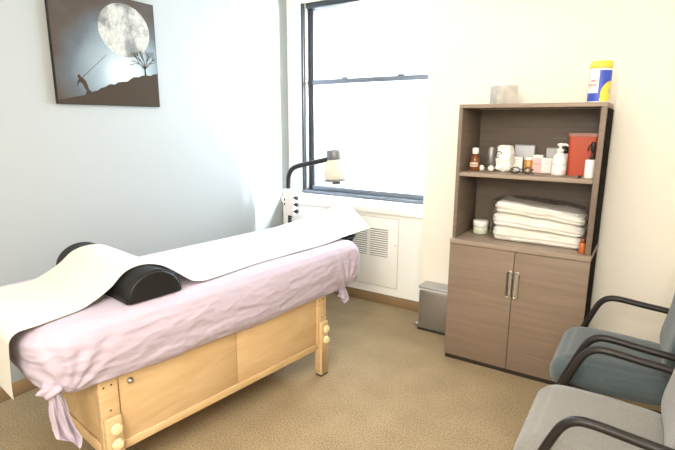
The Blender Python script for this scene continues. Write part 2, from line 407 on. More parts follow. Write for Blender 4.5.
def rrect(t, hx, hy, r):
    """point + outward normal on a rounded rectangle, t in 0..1"""
    segs = [(2 * (hy - r)), PI / 2 * r, 2 * (hx - r), PI / 2 * r] * 2
    s = t * sum(segs)
    cs = [(hx, -(hy - r), 0, 1, 1, 0), None, None, None]
    corners = [(hx - r, hy - r, 0), (-(hx - r), hy - r, PI / 2), (-(hx - r), -(hy - r), PI), (hx - r, -(hy - r), 1.5 * PI)]
    lines = [((hx, -(hy - r)), (0, 1)), ((hx - r, hy), (-1, 0)), ((-hx, hy - r), (0, -1)), ((-(hx - r), -hy), (1, 0))]
    for i in range(8):
        if s <= segs[i] or i == 7:
            if i % 2 == 0:
                (x, y), (dx, dy) = lines[i // 2]; return Vector((x + dx * s, y + dy * s, 0)), Vector((dy, -dx, 0))
            cx, cy, a0 = corners[i // 2]; a = a0 + s / r
            return Vector((cx + r * math.cos(a), cy + r * math.sin(a), 0)), Vector((math.cos(a), math.sin(a), 0))
        s -= segs[i]
SX, SY = -.378, -.570         # centre of the top in table coordinates
HX, HY, RC = .425, .977, .16
def sheet_pt(t, v, off=0.0):
    p, nr = rrect(t, HX, HY, RC)
    ln = 2 * (HX + HY)
    # v: 0 centre of top, .5 shoulder, 1 hem
    if v < .42:
        k = v / .42
        cl = Vector((0, max(-(HY - HX), min(HY - HX, p.y)), 0))
        edge = p - nr * .075
        q = cl.lerp(edge, k); z = .80 - .004 * k ** 4 + .002 * noise.noise(Vector((q.x * 5, q.y * 5, 1)))
        return Vector((q.x, q.y, z - off)), nr
    k = (v - .42) / .58
    prof = [(-.075, .796), (-.045, .790), (-.018, .772), (-.003, .745), (.003, .71), (.004, .67), (.000, .63), (-.008, .60), (-.022, .578), (-.05, .562), (-.085, .572)]
    s = k * (len(prof) - 1); i = min(int(s), len(prof) - 2); fr = s - i
    d = prof[i][0] + (prof[i + 1][0] - prof[i][0]) * fr; z = prof[i][1] + (prof[i + 1][1] - prof[i][1]) * fr
    return p + nr * (d - off) + Vector((0, 0, z)), nr
def ridge(x): return 1 - abs(2 * (x - math.floor(x)) - 1)
KN = [Vector((SX + .39, SY - HY + .10, 0)), Vector((SX + .40, SY + HY - .22, 0))]
def sheet_fn(t, v):
    t = (t + .25) % 1.0
    p, nr = sheet_pt(t, v)
    P = p + Vector((SX, SY, 0))
    k = max(0, (v - .40) / .60); amp = min(1, k * 2.2)
    side = P.y
    a = 0
    # long diagonal folds pulled towards the knotted corners, soft puckers at the hem
    q = noise.noise(Vector((P.y * 2.2 + P.x * 2 + P.z * 7.5, P.z * 15 - P.y * 1.6, 3.1)))
    a += .007 * amp * q
    q2 = noise.noise(Vector((P.y * 7 - P.z * 16 + P.x * 7, P.z * 24 + P.y * 2.5, 8.7)))
    a += .0042 * amp * (1 - abs(q2) * 2.4)
    q4 = noise.noise(Vector((P.y * 15 - P.z * 34 + P.x * 15, P.z * 46 + P.y * 5, 2.2)))
    a += .0026 * amp * (1 - abs(q4) * 2.6)
    q3 = noise.noise(Vector((P.y * 26 + P.x * 26, P.z * 6, 1.7)))
    a += .0045 * max(0, k - .35) * q3
    for kn in KN:   # gathers fanning into each knot
        d = (Vector((P.x, P.y, 0)) - kn); dist = d.length
        w_ = math.exp(-(dist / .20) ** 2) * amp
        ang = math.atan2(P.z - .56, d.y + 1e-4)
        a += .006 * w_ * math.sin(ang * 13)
        P.z -= .012 * w_ * max(0, k - .5) * 2
    P += nr * a
    rel = max(-1, min(1, (p.y) / HY))
    P.z -= .072 * (1 - abs(rel) ** 2.2) ** .7 * k ** 1.3
    if v > .40: P.z += .004 * amp * noise.noise(Vector((P.y * 3, P.x * 3, 5)))
    if v > .9: P.z += .010 * noise.noise(Vector((P.y * 2.5, P.x * 2.5, 9.4)))
    return P
sheet = MB().grid(sheet_fn, 560, 110, M['sheet'], closeu=True)
sh = sheet.obj('bed_sheet', None, TL, -A)
tag(sh, 'pale lavender cotton sheet wrapped over the table with corners knotted below', 'bed sheet')
cu = MB().grid(lambda t, v: sheet_pt(t, v, .018)[0] + Vector((SX, SY, 0)), 96, 40, M['foam'], closeu=True)
cu.box(SX - HX + .06, SX + HX - .06, SY - HY + .06, SY + HY - .06, .691, .735, M['foam']); cu.obj('cushion', tb)
# knotted tails of the sheet
def knot(pos, tails, r):
    b_ = MB()
    def kf(u, v):
        a = u * 2 * PI; c = v * PI
        rr_ = r * (1 + .18 * math.sin(3 * a + 4 * c) + .12 * noise.noise(Vector((math.cos(a) * 2, math.sin(a) * 2, v * 5))))
        return Vector((pos[0] + rr_ * .8 * math.sin(c) * math.cos(a), pos[1] + rr_ * 1.25 * math.sin(c) * math.sin(a), pos[2] + rr_ * .8 * math.cos(c)))
    b_.grid(kf, 26, 16, M['sheet'], closeu=True)
    o = b_.obj('sheet_knot', sh)
    for pts, wd in tails:
        P = spline(pts, 10); n = len(P); c_ = MB()
        def tf(u, v):
            i = min(int(v * (n - 1)), n - 2); fr = v * (n - 1) - i
            q = P[i].lerp(P[i + 1], fr)
            ws = wd * (.28 + .78 * math.sin(min(1, v * 1.2) * PI * .6)) * (1 - .7 * max(0, v - .8) / .2)
            a = u * 2 * PI; sn = math.sin(a)
            ple = .30 * ws * math.sin(sn * 6.5 + v * 2.5 + pts[0][0] * 90) + .16 * ws * math.sin(sn * 13 - v * 4)
            return q + Vector((.007 * math.cos(a) + ple, sn * ws * (.9 + .12 * math.sin(v * 9)), .010 * sn * math.sin(v * 5) - .016 * v * sn))
        c_.grid(tf, 72, 44, M['sheet'], closeu=True); c_.obj('sheet_tail', o)
knot((-.016, -1.500, .565), [([(-.012, -1.492, .558), (-.006, -1.488, .49), (-.002, -1.484, .43), (.008, -1.474, .37), (.022, -1.455, .325)], .044), ([(-.035, -1.485, .558), (-.04, -1.478, .49), (-.034, -1.468, .42), (-.02, -1.458, .37)], .030)], .036)
knot((.012, .165, .548), [([(.012, .168, .54), (.016, .175, .51), (.016, .182, .475), (.014, .186, .44)], .040)], .027)

# face cradle at the far end, holding the paper up
fc = MB(); fc.tube([(SX + .17 * math.cos(a * PI / 16), .50 + .12 * math.sin(a * PI / 16), .775) for a in range(32)], .042, M['black_vinyl'], 14, closed=True, flat=.8)
fco = fc.obj('face_cradle', tb)
fb = MB(); fb.box(SX - .10, SX - .07, .28, .42, .70, .73, M['black_plastic'], .004); fb.box(SX + .07, SX + .10, .28, .42, .70, .73, M['black_plastic'], .004)
fb.box(SX - .14, SX + .14, .39, .42, .705, .745, M['black_plastic'], .004); fb.obj('cradle_arm', fco)
cp = MB(); cp.box(-.235, -.09, .33, .42, .770, .800, M['black_vinyl'], .010, 3); cp.obj('strap', fco)

# paper sheet over everything
BC, BR = -1.05, .128       # bolster axis / radius
zp = [(-1.585, .8045), (-1.36, .8045), (-1.30, .814), (-1.20, .862), (-1.13, .913), (-1.05, .9285), (-.97, .914), (-.905, .868), (-.85, .824), (-.80, .809), (-.76, .8045), (.22, .8045)]
def smoothz(l):
    if l <= zp[0][0]: return zp[0][1]
    for i, ((a, ya), (b_, yb)) in enumerate(zip(zp, zp[1:])):
        if l <= b_:
            pa = zp[max(i - 1, 0)]; pb = zp[min(i + 2, len(zp) - 1)]
            ma = (yb - pa[1]) / (b_ - pa[0]); mb = (pb[1] - ya) / (pb[0] - a)
            if ya == yb: ma = mb = 0
            h_ = b_ - a; t = (l - a) / h_
            return (2 * t ** 3 - 3 * t * t + 1) * ya + (t ** 3 - 2 * t * t + t) * h_ * ma + (-2 * t ** 3 + 3 * t * t) * yb + (t ** 3 - t * t) * h_ * mb
    return zp[-1][1]
def paper_fn(u, v):
    # u 0 right edge .. 1 left edge, v 0 hanging near end .. 1 curled far end
    xr = lerp_curve([(0, -.085), (.12, -.07), (.25, -.12), (.33, -.135), (.42, -.05), (.6, -.09), (.8, -.09), (1, -.10)], v)
    xl = lerp_curve([(0, -.66), (.12, -.675), (.30, -.675), (.6, -.67), (1, -.665)], v)
    x = xr + (xl - xr) * u
    hang = .13
    if v < hang:
        k = v / hang; d = (1 - k) * .29                # distance hanging past the end
        l0 = -1.555; R = .045
        arc = R * PI / 2
        if d < arc: a = d / R; l = l0 - R * math.sin(a); z = .8045 - R * (1 - math.cos(a))
        else: l = l0 - R - .006 * math.sin((d - arc) * 9); z = .8045 - R - (d - arc)
        return Vector((x, l, z))
    k = (v - hang) / (1 - hang)
    lend = .58 + .42 * u ** .9
    l = -1.555 + k * (lend + 1.590)
    z = smoothz(l)
    z += .0016 * noise.noise(Vector((x * 4, l * 4, 2)))
    if l > .12:
        q = l - .12
        z = .8045 + .010 * min(1, q / .2) + (.03 + .030 * min(1, u * 1.4)) * (q / .75) ** 1.8
    return Vector((x, l, z))
pp = MB().grid(paper_fn, 40, 260, M['paper'])
po = pp.obj('exam_paper', None, TL, -A, fixn=False)
tag(po, 'long white examination paper strip laid over the lavender sheet and bolster', 'paper sheet')

# bolster
bo = MB()
xs = [(-.788, .90), (-.782, .955), (-.770, .99), (-.755, 1.0), (-.055, 1.0), (-.040, .99), (-.028, .955), (-.022, .90)]
def bolster_sec(x, s):
    r = BR * s; pts = []
    pts.append((x, BC - r, .8035)); 
    for k in range(1, 24):
        a = PI - PI * k / 24
        pts.append((x, BC + r * math.cos(a), .8035 + .012 + (r - .005) * math.sin(a) * .885))
    pts.append((x, BC + r, .8035)); return pts
rings = [[bo.bm.verts.new(Vector(q)) for q in bolster_sec(x, s)] for x, s in xs]
for a_, b_ in zip(rings, rings[1:]):
    for k in range(len(a_)):
        f = bo.bm.faces.new((a_[k], a_[(k + 1) % len(a_)], b_[(k + 1) % len(a_)], b_[k])); f.smooth = True
bo.bm.faces.new(rings[0]); bo.bm.faces.new(rings[-1]); bo.mi(M['black_vinyl'])
bol = bo.obj('bolster', None, TL, -A)
tag(bol, 'black vinyl half-round bolster lying across the table under the white paper', 'bolster')
for x in (-.0325, -.7775):
    MB().tube([(x + q[0] - x, q[1], q[2]) for q in bolster_sec(x, .985)], .0035, M['black_vinyl'], 8).obj('piping', bol)

# ------------------------------------------------------------------ heat lamp on stand
lx, ly = -2.625, 3.30
la = thing('heat_lamp', 'white heat lamp on curved black arm standing between table and window', 'lamp', (lx, ly, 0))
b = MB()
b.lathe([(.05, .03), (.05, .07), (.025, .09)], M['black_plastic'])
for k in range(5):
    a = 2 * PI * k / 5 + .3
    b.tube([(0, 0, .05), (.10 * math.cos(a), .10 * math.sin(a), .05), (.20 * math.cos(a), .20 * math.sin(a), .035)], [.016, .014, .011], M['black_plastic'], 10)
    b.lathe([(.006, -.018), (.014, -.015), (.016, 0), (.014, .012), (.006, .016)], M['black_plastic'], (.20 * math.cos(a), .20 * math.sin(a), .018), 12)
b.obj('base', la)
MB().lathe([(.020, .07), (.020, .82)], M['black_plastic'], n=18).obj('pole', la)
b = MB(); b.box(-.05, .045, -.035, .035, .75, .985, M['bracket_white'], .010, 3); br = b.obj('bracket', la)
for z in (.79, .85, .91):
    MB().lathe([(.007, 0), (.007, .02), (.019, .022), (.019, .04), (.014, .044)], M['black_plastic'], n=12, T=Matrix.Translation((.045, -.005, z)) @ Matrix.Rotation(PI / 2, 4, 'Y')).obj('knob', br)
for z in (.84, .88):
    MB().box(-.036, -.024, -.0375, -.0345, z, z + .02, M['ink_dark'], .001).obj('switch', br)
arm = spline([(-.01, 0, .985), (-.012, 0, 1.03), (-.005, 0, 1.10), (.03, 0, 1.155), (.09, 0, 1.185), (.20, 0, 1.212), (.33, 0, 1.240), (.405, 0, 1.258)], 8)
MB().tube(arm, .021, M['black_plastic'], 16).obj('arm', la)
T = Matrix.Translation((.475, 0, 1.24)) @ Matrix.Rotation(math.radians(-6), 4, 'Y')
MB().lathe([(.052, .012), (.062, .02), (.066, .05), (.066, .085), (.058, .096), (.02, .098)], M['lamp_grey'], T=T).obj('lamp_cap', la)
T2 = Matrix.Translation((.475, 0, 1.24)) @ Matrix.Rotation(math.radians(-4), 4, 'Y')
hd = MB().lathe([(.056, .02), (.076, .000), (.088, -.03), (.093, -.07), (.093, -.11), (.091, -.135), (.088, -.142)], M['lamp_white'], T=T2).obj('lamp_shade', la)
MB().lathe([(.02, -.163), (.03, -.157), (.10, -.155), (.112, -.150), (.112, -.146), (.09, -.1425)], M['lamp_grey'], T=T2).obj('shade_rim', hd)
MB().lathe([(.018, -.185), (.036, -.180), (.036, -.165), (.02, -.1635)], M['lamp_grey'], T=T2).obj('lamp_guard', hd)

# ------------------------------------------------------------------ step bin
bn = thing('pedal_bin', 'small brushed steel pedal bin between radiator and cabinet', 'waste bin', (-1.36, 3.255, 0))
MB().box(0, .23, 0, .135, .012, .318, M['steel'], .012, 4).obj('bin_body', bn)
MB().box(-.003, .233, -.003, .138, .0, .0125, M['black_plastic'], .003).obj('bin_base', bn)
MB().box(-.001, .231, -.001, .136, .3185, .332, M['bin_bag'], .004).obj('bin_liner', bn)
MB().box(-.004, .234, -.008, .138, .3325, .352, M['steel_lid'], .008, 4).obj('bin_lid', bn)
MB().box(-.045, -.004, .03, .09, .018, .030, M['chrome'], .004).obj('pedal', bn)

# ------------------------------------------------------------------ cabinet
cx0, cx1, cy0, cy1, ct = -1.021, -.221, 2.958, 3.354, 1.6635
cb = thing('storage_cabinet', 'tall grey-brown laminate cabinet with open shelves above two doors', 'cabinet', (0, 0, 0))
MB().box(cx0, cx0 + .022, cy0, cy1, .827, ct - .0225, M['cab_inner_shaded'], .0015).obj('side_panel', cb)
s2 = MB(); s2.box(cx1 - .030, cx1, cy0, cy1, .827, ct - .0225, M['cab_inner_shaded'], .0015)
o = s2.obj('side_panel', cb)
MB().box(cx1 + .0004, cx1 + .004, cy0 + .012, cy1, .05, ct - .03, M['cab_side_shade']).obj('outer_side_shade', cb)  # thin dark sheet over the laminate side, standing in for its shade
MB().box(cx0, cx1, cy0 - .001, cy1, ct - .022, ct, M['cab_top'], .0015).obj('top_panel', cb)
MB().box(cx0 + .023, cx1 - .031, cy1 - .012, cy1 - .001, .827, ct - .023, M['cab_back_shaded']).obj('back_panel', cb)
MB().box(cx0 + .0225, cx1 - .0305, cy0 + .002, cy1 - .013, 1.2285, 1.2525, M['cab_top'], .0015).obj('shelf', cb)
MB().box(cx0 - .006, cx1 + .006, cy0 - .026, cy1, .796, .826, M['cab_top'], .002).obj('counter', cb)
car = MB(); car.box(cx0, cx0 + .02, cy0, cy1, .03, .795, M['cab']); car.box(cx1 - .02, cx1, cy0, cy1, .03, .795, M['cab']); car.box(cx0 + .02, cx1 - .02, cy0 + .02, cy1, .03, .05, M['cab']); car.box(cx0 + .02, cx1 - .02, cy1 - .01, cy1, .05, .795, M['cab'])
car.obj('carcass', cb)
xm = (cx0 + cx1) / 2
for a, b_, hx in ((cx0 - .005, xm - .0018, xm - .021), (xm + .0018, cx1 + .005, xm + .021)):
    d = MB().box(a, b_, cy0 - .022, cy0 - .002, .030, .793, M['cab'], .0015).obj('door', cb)
    hm = MB()
    yf = cy0 - .0222
    # recessed pull: bright oblong rim with a dark hollow
    def oblong(hw, hh, n=10):
        return [(hw * math.cos(t), hh - hw + hw * math.sin(t)) for t in [PI * i / n for i in range(n + 1)]] + [(hw * math.cos(t), -(hh - hw) + hw * math.sin(t)) for t in [PI + PI * i / n for i in range(n + 1)]]
    hm.tube([(hx + x, yf - .002, .588 + z) for x, z in oblong(.0155, .084)], .0035, M['chrome'], 8, closed=True)
    hm.poly([(hx + x, yf - .0008, .588 + z) for x, z in oblong(.015, .083)], M['ink_dark'] if hx < xm else M['steel'])
    sx = 1 if hx < xm else -1
    hm.poly([(hx + sx * .005 + x, yf - .0012, .588 + z) for x, z in oblong(.007, .078)], M['chrome'])
    hm.obj('handle', d, fixn=False)
MB().box(cx0 - .002, cx1 + .002, cy0 - .014, cy1, 0, .029, M['plinth'], .001).obj('plinth', cb)

# ------------------------------------------------------------------ things on the cabinet
SZ, CZ = 1.2530, .8265
# tissue box
t = thing('tissue_box', 'grey marbled cube tissue box on top of the cabinet', 'tissue box', (-.803, 3.12, ct + .0005), .62)
b = MB(); b.box(-.062, .062, -.062, .062, 0, .112, M['tissue_card'], .003); b.obj('carton', t)
tm = MB()
def tis(u, v):
    a = u * 2 * PI
    r = (.036 - .020 * v) * (1 + .3 * math.sin(3 * a + 2 * v)); return Vector((r * math.cos(a) * 1.1, r * math.sin(a) * .7, .1125 + .03 * v + .006 * math.sin(2 * a) * v))
tm.grid(tis, 28, 10, M['tissue'], closeu=True); tm.obj('tissue', t)
# wipes canister
t = thing('wipes_canister', 'cylindrical wipes canister with yellow lid and blue label on cabinet top', 'canister', (-.283, 3.09, ct + .0005))
R_ = .054; HB = .178
MB().lathe([(R_ - .002, 0), (R_, .004), (R_, HB), (R_ - .003, HB + .004)], M['white_plastic'], n=40).obj('container', t)
MB().lathe([(R_ + .001, HB + .0045), (R_ + .0025, HB + .008), (R_ + .0015, HB + .035), (R_ - .004, HB + .041), (.02, HB + .043)], M['yellow'], n=40).obj('lid', t)
def lab_m(u, v):
    # u across the front (0 left .. 1 right as seen from the room), v bottom..top
    if v < .10 : return M['blue'] if u < .52 else M['yellow']
    dx = (u - .86) / .33; dz = (v - .20) / .46
    if u > .46 and dx * dx + dz * dz < 1: 
        if .78 < u < .88 and .26 < v < .40 and ((int(u * 60) + int(v * 60)) % 3 == 0): return M['blue']
        return M['yellow']
    if u < .47:
        if v < .27: return M['blue']
        if .27 < v < .30: return M['white_plastic']
        if .62 < v < .68 and .22 < u < .38: return M['pink_ink']
        if .48 < v < .57 and .08 < u < .42 and int(u * 90) % 4 != 0: return M['pink_ink']
        return M['card_white']
    return M['blue']
def lab_p(u, v):
    a = math.radians(-90 + 6) + (u - .5) * math.radians(190)
    r = R_ + .0007; return Vector((r * math.cos(a), r * math.sin(a), .008 + v * (HB - .016)))
MB().grid(lab_p, 97, 65, None, matfn=lab_m).obj('label', t)

# amber bottle
t = thing('amber_bottle', 'small amber glass bottle with white screw cap at left of upper shelf', 'bottle', (-.940, 3.076, SZ))
MB().lathe([(.028, 0), (.0315, .004), (.0315, .075), (.027, .088), (.017, .097), (.016, .108)], M['amber'], n=30).obj('bottle_body', t)
MB().lathe([(.019, .1085), (.0205, .110), (.0205, .142), (.018, .147)], M['white_plastic'], n=30).obj('cap', t)
def alab(u, v):
    a = math.radians(-150) + u * math.radians(110); return Vector((.0319 * math.cos(a), .0319 * math.sin(a), .030 + v * .026))
MB().grid(alab, 25, 9, None, matfn=lambda u, v: M['label_text'] if .3 < v < .65 and .1 < u < .9 and int(u * 24) % 3 else M['label_cream']).obj('label', t)
# clear jar
t = MB(); jr = .036
t.lathe([(jr - .004, .002), (jr, .004), (jr, .148), (jr - .0015, .150), (jr - .003, .148), (jr - .003, .008), (.004, .006)], M['clear_jar'], n=32, cap=False)
o = t.obj('glass_jar', None, (-.866, 3.17, SZ)); tag(o, 'clear straight-sided glass jar standing behind two cotton balls', 'jar')
for (x, y, lb) in ((-.905, 3.105, 'white cotton ball by the amber bottle, left of two on shelf'), (-.845, 3.105, 'white cotton ball by the cotton bag, right of two on shelf')):
    c_ = MB()
    def cf(u, v):
        a = u * 2 * PI; c = v * PI; d = Vector((math.sin(c) * math.cos(a), math.sin(c) * math.sin(a), math.cos(c)))
        return d * (.019 * (1 + .12 * noise.noise(d * 2.2 + Vector((x * 9, 0, 0))))) + Vector((0, 0, .019))
    c_.grid(cf, 24, 14, M['cotton'], closeu=True)
    o = c_.obj('cotton_ball', None, (x, y, SZ)); tag(o, lb, 'cotton ball', 'cotton balls beside the glass jar')
# bag of cotton
t = thing('cotton_bag', 'lumpy white bag of cotton with a dark printed ring on upper shelf', 'bag', (-.774, 3.15, SZ), .0)
cbg = MB()
def bagf(u, v):
    a = u * 2 * PI; ca, sa = math.cos(a), math.sin(a)
    sq = (abs(ca) ** 4 + abs(sa) ** 4) ** -.25
    prof = math.sin(min(1, (v + .06) * 5) * PI / 2) * (1 - .16 * max(0, v - .8) / .2) if v < .985 else .35
    q = Vector((ca * sq * .049 * prof, sa * sq * .042 * prof, v * .165))
    lump = noise.noise(q * 34) * .013 + (.5 - abs(noise.noise(q * 60 + Vector((3, 1, 2))))) * .010 - .003
    return q + Vector((ca, sa, .3)).normalized() * lump * (1 if v > .05 else 0)
cbg.grid(bagf, 60, 44, M['cotton'], closeu=True); cbg.obj('bag_body', t)
r_ = MB(); r_.tube([(-.026 + .019 * math.cos(a * PI / 10), -.0535 - .001 * math.cos(a), .108 + .020 * math.sin(a * PI / 10)) for a in range(17)], .0022, M['ink_dark'], 6)
r_.tube([(-.032, -.0535, .104), (-.022, -.0545, .111)], .002, M['ink_dark'], 6); r_.obj('printed_ring', t)
# cards and boxes
def carton(name, label, x, y, w_, d_, h_, m, rot=0, bev=.0015, extra=None):
    o_ = thing(name, label, 'box', (x, y, SZ), rot)
    MB().box(-w_ / 2, w_ / 2, -d_ / 2, d_ / 2, 0, h_, m, bev).obj('carton_body', o_)
    if extra:
        e_ = MB(); extra(e_, w_, d_, h_); e_.obj('printing', o_)
    return o_
def pr_frame(e_, w_, d_, h_):
    y = -d_ / 2 - .0006
    for (a, b2, c, d) in ((-w_ / 2 + .002, w_ / 2 - .002, h_ - .006, h_ - .002), (w_ / 2 - .005, w_ / 2 - .001, .004, h_ - .002)): e_.box(a, b2, y, y + .0004, c, d, M['card_edge'])
def pr_lines(e_, w_, d_, h_, m=None, rows=4):
    y = -d_ / 2 - .0006
    for k in range(rows):
        z = h_ * (.78 - .16 * k); e_.box(-w_ * .36, w_ * (.30 - .12 * (k % 2)), y, y + .0004, z, z + h_ * .05, m or M['card_grey'])
carton('flat_box', 'pale grey upright flat box with dark edge, behind the small white carton', -.688, 3.30, .125, .03, .164, M['card_frost'], 0, .004, pr_frame)
carton('small_carton', 'small plain white carton between cotton bag and amber pill bottle', -.712, 3.215, .070, .05, .092, M['card_white'], .05, .0015, lambda e_, a, b2, c: pr_lines(e_, a, b2, c, M['card_grey'], 2))
carton('pink_carton', 'narrow pink and white carton right of the amber pill bottle', -.588, 3.22, .060, .045, .108, M['card_white'], -.05, .0015, lambda e_, a, b2, c: (e_.box(-a / 2 + .001, a / 2 - .001, -b2 / 2 - .0006, -b2 / 2 - .0002, .004, c * .82, M['pink']), e_.box(-a * .3, a * .3, -b2 / 2 - .0011, -b2 / 2 - .0007, c * .45, c * .52, M['pink_ink'])))
carton('plain_carton', 'plain white carton just left of the pump bottle', -.528, 3.215, .068, .05, .092, M['card_white'], .03, .0015, lambda e_, a, b2, c: pr_lines(e_, a, b2, c, M['card_frost'], 2))
carton('grey_box', 'grey upright box at the back, behind the plain white carton', -.515, 3.305, .085, .03, .150, M['card_grey'], 0, .003, pr_frame)
t = thing('pill_bottle', 'short amber pill bottle with white cap behind the dark eyeglasses', 'bottle', (-.641, 3.205, SZ))
MB().lathe([(.024, 0), (.026, .003), (.026, .070), (.022, .074)], M['amber_light'], n=26).obj('bottle_body', t)
MB().lathe([(.0245, .0745), (.0255, .076), (.0255, .090), (.022, .094)], M['white_plastic'], n=26).obj('cap', t)
# eyeglasses, folded
t = thing('eyeglasses', 'black-framed eyeglasses lying folded at the front of upper shelf', 'eyeglasses', (-.645, 3.045, SZ), .12)
g = MB()
def rim(cx_): return [(cx_ + .024 * math.cos(a * PI / 12), -.0 - .006 * math.sin(a * PI / 12), .0225 + .019 * math.sin(a * PI / 12)) for a in range(24)]
for cx_ in (-.034, .034): g.tube(rim(cx_), .0032, M['ink_dark'], 8, closed=True)
g.tube([(-.011, 0, .026), (0, -.002, .031), (.011, 0, .026)], .003, M['ink_dark'], 8); fr = g.obj('frame', t)
for sx in (-1, 1):
    MB().tube(spline([(sx * .058, 0, .030), (sx * .062, .008, .028), (sx * .02, .018 + sx * .004, .014), (-sx * .045, .024 + sx * .006, .006), (-sx * .068, .026 + sx * .006, .004)], 6), .0028, M['ink_dark'], 8).obj('temple', t)
    MB().lathe([(.0225, -.0005), (.0225, .0005)], M['clear_jar'], n=24, T=Matrix.Translation((sx * .034, 0, .0225)) @ Matrix.Rotation(PI / 2 - .3, 4, 'X') @ Matrix.Diagonal((1, .82, 1, 1))).obj('lens', fr)
# pump bottle
t = thing('pump_bottle', 'white plastic pump bottle left of the red container', 'bottle', (-.452, 3.115, SZ))
MB().lathe([(.037, 0), (.042, .004), (.0425, .05), (.041, .085), (.036, .112), (.022, .126), (.018, .132)], M['white_plastic'], n=36).obj('bottle_body', t)
pm = MB(); pm.lathe([(.020, .1325), (.020, .150), (.014, .154), (.008, .156), (.008, .168), (.016, .170), (.019, .174), (.017, .184), (.008, .187)], M['white_plastic'], n=24)
pm.tube([(.008, 0, .179), (.028, -.012, .180), (.043, -.020, .174)], [.008, .007, .005], M['white_plastic'], 10); pm.obj('pump_head', t)
def plab(u, v):
    a = math.radians(-150) + u * math.radians(130); return Vector((.0431 * math.cos(a), .0431 * math.sin(a), .012 + v * .06))
MB().grid(plab, 33, 17, None, matfn=lambda u, v: M['pink'] if u > .72 and v < .3 else (M['card_frost'] if v > .75 and int(u * 32) % 3 else M['card_white'])).obj('label', t)
t = thing('dark_capped_bottle', 'slim white bottle with black cap between pump bottle and red container', 'bottle', (-.442, 3.225, SZ))
MB().lathe([(.026, 0), (.029, .003), (.029, .115), (.024, .123)], M['white_plastic'], n=26).obj('bottle_body', t)
MB().lathe([(.026, .1235), (.0275, .125), (.0275, .155), (.024, .158)], M['black_plastic'], n=26).obj('cap', t)
# red sharps container
t = thing('sharps_container', 'tall red plastic sharps container on upper shelf beside the right panel', 'sharps container', (-.340, 3.185, SZ))
b = MB()
def taper(zb, zt, wb, wt, db, dt, m, r=.012):
    def fn(u, v):
        p_, n_ = rrect(u, (wb + (wt - wb) * v) / 2, (db + (dt - db) * v) / 2, r); return Vector((p_.x, p_.y, zb + (zt - zb) * v))
    b.grid(fn, 64, 6, m, closeu=True)
    for v in (0, 1): 
        f_ = b.bm.faces.new([b.bm.verts.new(fn(k / 64, v)) for k in range(64)]); f_.material_index = b.mi(m)
taper(.0, .226, .135, .152, .10, .115, M['red']); b.obj('container', t)
b = MB(); taper(.2265, .246, .162, .160, .124, .122, M['red_lid']); b.obj('lid', t)
# white bottle with black applicator
t = thing('applicator_bottle', 'white cylindrical bottle with black applicator top before the red container', 'bottle', (-.2805, 3.035, SZ))
MB().lathe([(.025, 0), (.0265, .003), (.0265, .100), (.024, .103)], M['white_plastic'], n=28).obj('bottle_body', t)
tp = MB(); tp.lathe([(.012, .1035), (.012, .120), (.007, .124), (.007, .150), (.012, .155), (.0125, .195), (.009, .200)], M['black_plastic'], (.006, 0, 0), 18)
tp.tube([(.006, 0, .185), (-.012, -.012, .18), (-.016, -.014, .15)], [.006, .005, .004], M['black_plastic'], 10)
tp.obj('applicator', t)
o = MB().lathe([(.006, 0), (.009, .001), (.009, .012), (.007, .014)], M['black_plastic'], n=14, T=Matrix.Translation((0, 0, .0095)) @ Matrix.Rotation(PI / 2, 4, 'Y') @ Matrix.Translation((0, 0, -.012))).obj('pen_cap', None, (-.318, 2.985, SZ), .5)
tag(o, 'tiny black cap lying at the front edge of the upper shelf', 'cap')

# lower shelf: towels in clear plastic
def towel_wave(x, y): return .016 * noise.noise(Vector((x * 7, y * 5, 2.5))) + .006 * noise.noise(Vector((x * 19, y * 9, 6.5))) - .030 * (x + .53) / .27
def towel(label, x0, x1, y0_, y1_, z0_, z1_, seed, fb, ft):
    m_ = MB(); xc, yc = (x0 + x1) / 2, (y0_ + y1_) / 2; hx, hy = (x1 - x0) / 2, (y1_ - y0_) / 2; H_ = z1_ - z0_
    def fn(u, v):
        # v 0 centre of underside .. 1 centre of top
        p_, n_ = rrect(u, hx, hy, .05)
        if v < .15: k = v / .15; q = (p_ - n_ * .03) * k; ph = 0
        elif v > .85: k = (1 - v) / .15; q = (p_ - n_ * .03) * k; ph = 1
        else:
            ph = (v - .15) / .70
            lay = abs(math.sin(ph * PI * 3 + .8 * noise.noise(Vector((p_.x * 4, p_.y * 4, seed)))))
            ins = .030 * (1 - math.sin(PI * ph) ** .4) + .006 * (1 - lay) + .007 * noise.noise(Vector((p_.x * 10 + seed, p_.y * 10, ph * 3)))
            q = p_ - n_ * ins
        X, Y = xc + q.x, yc + q.y
        W_ = towel_wave(X, Y)
        return Vector((X, Y, z0_ + H_ * ph + W_ * (fb + (ft - fb) * ph)))
    m_.grid(fn, 170, 60, M['towel'], closeu=True)
    o_ = m_.obj('folded_towel'); return tag(o_, label, 'towel', 'folded white towels in the clear bag')
towel('folded white towel at the bottom of the bagged stack in the cabinet', -.800, -.268, 3.04, 3.32, CZ + .003, CZ + .080, 1.0, 0, .33)
towel('folded white towel in the middle of the bagged stack in the cabinet', -.806, -.272, 3.035, 3.32, CZ + .083, CZ + .155, 5.0, .33, .66)
towel('folded white towel on top of the bagged stack in the cabinet', -.795, -.276, 3.04, 3.32, CZ + .158, CZ + .226, 9.0, .66, 1.0)
pb = MB()
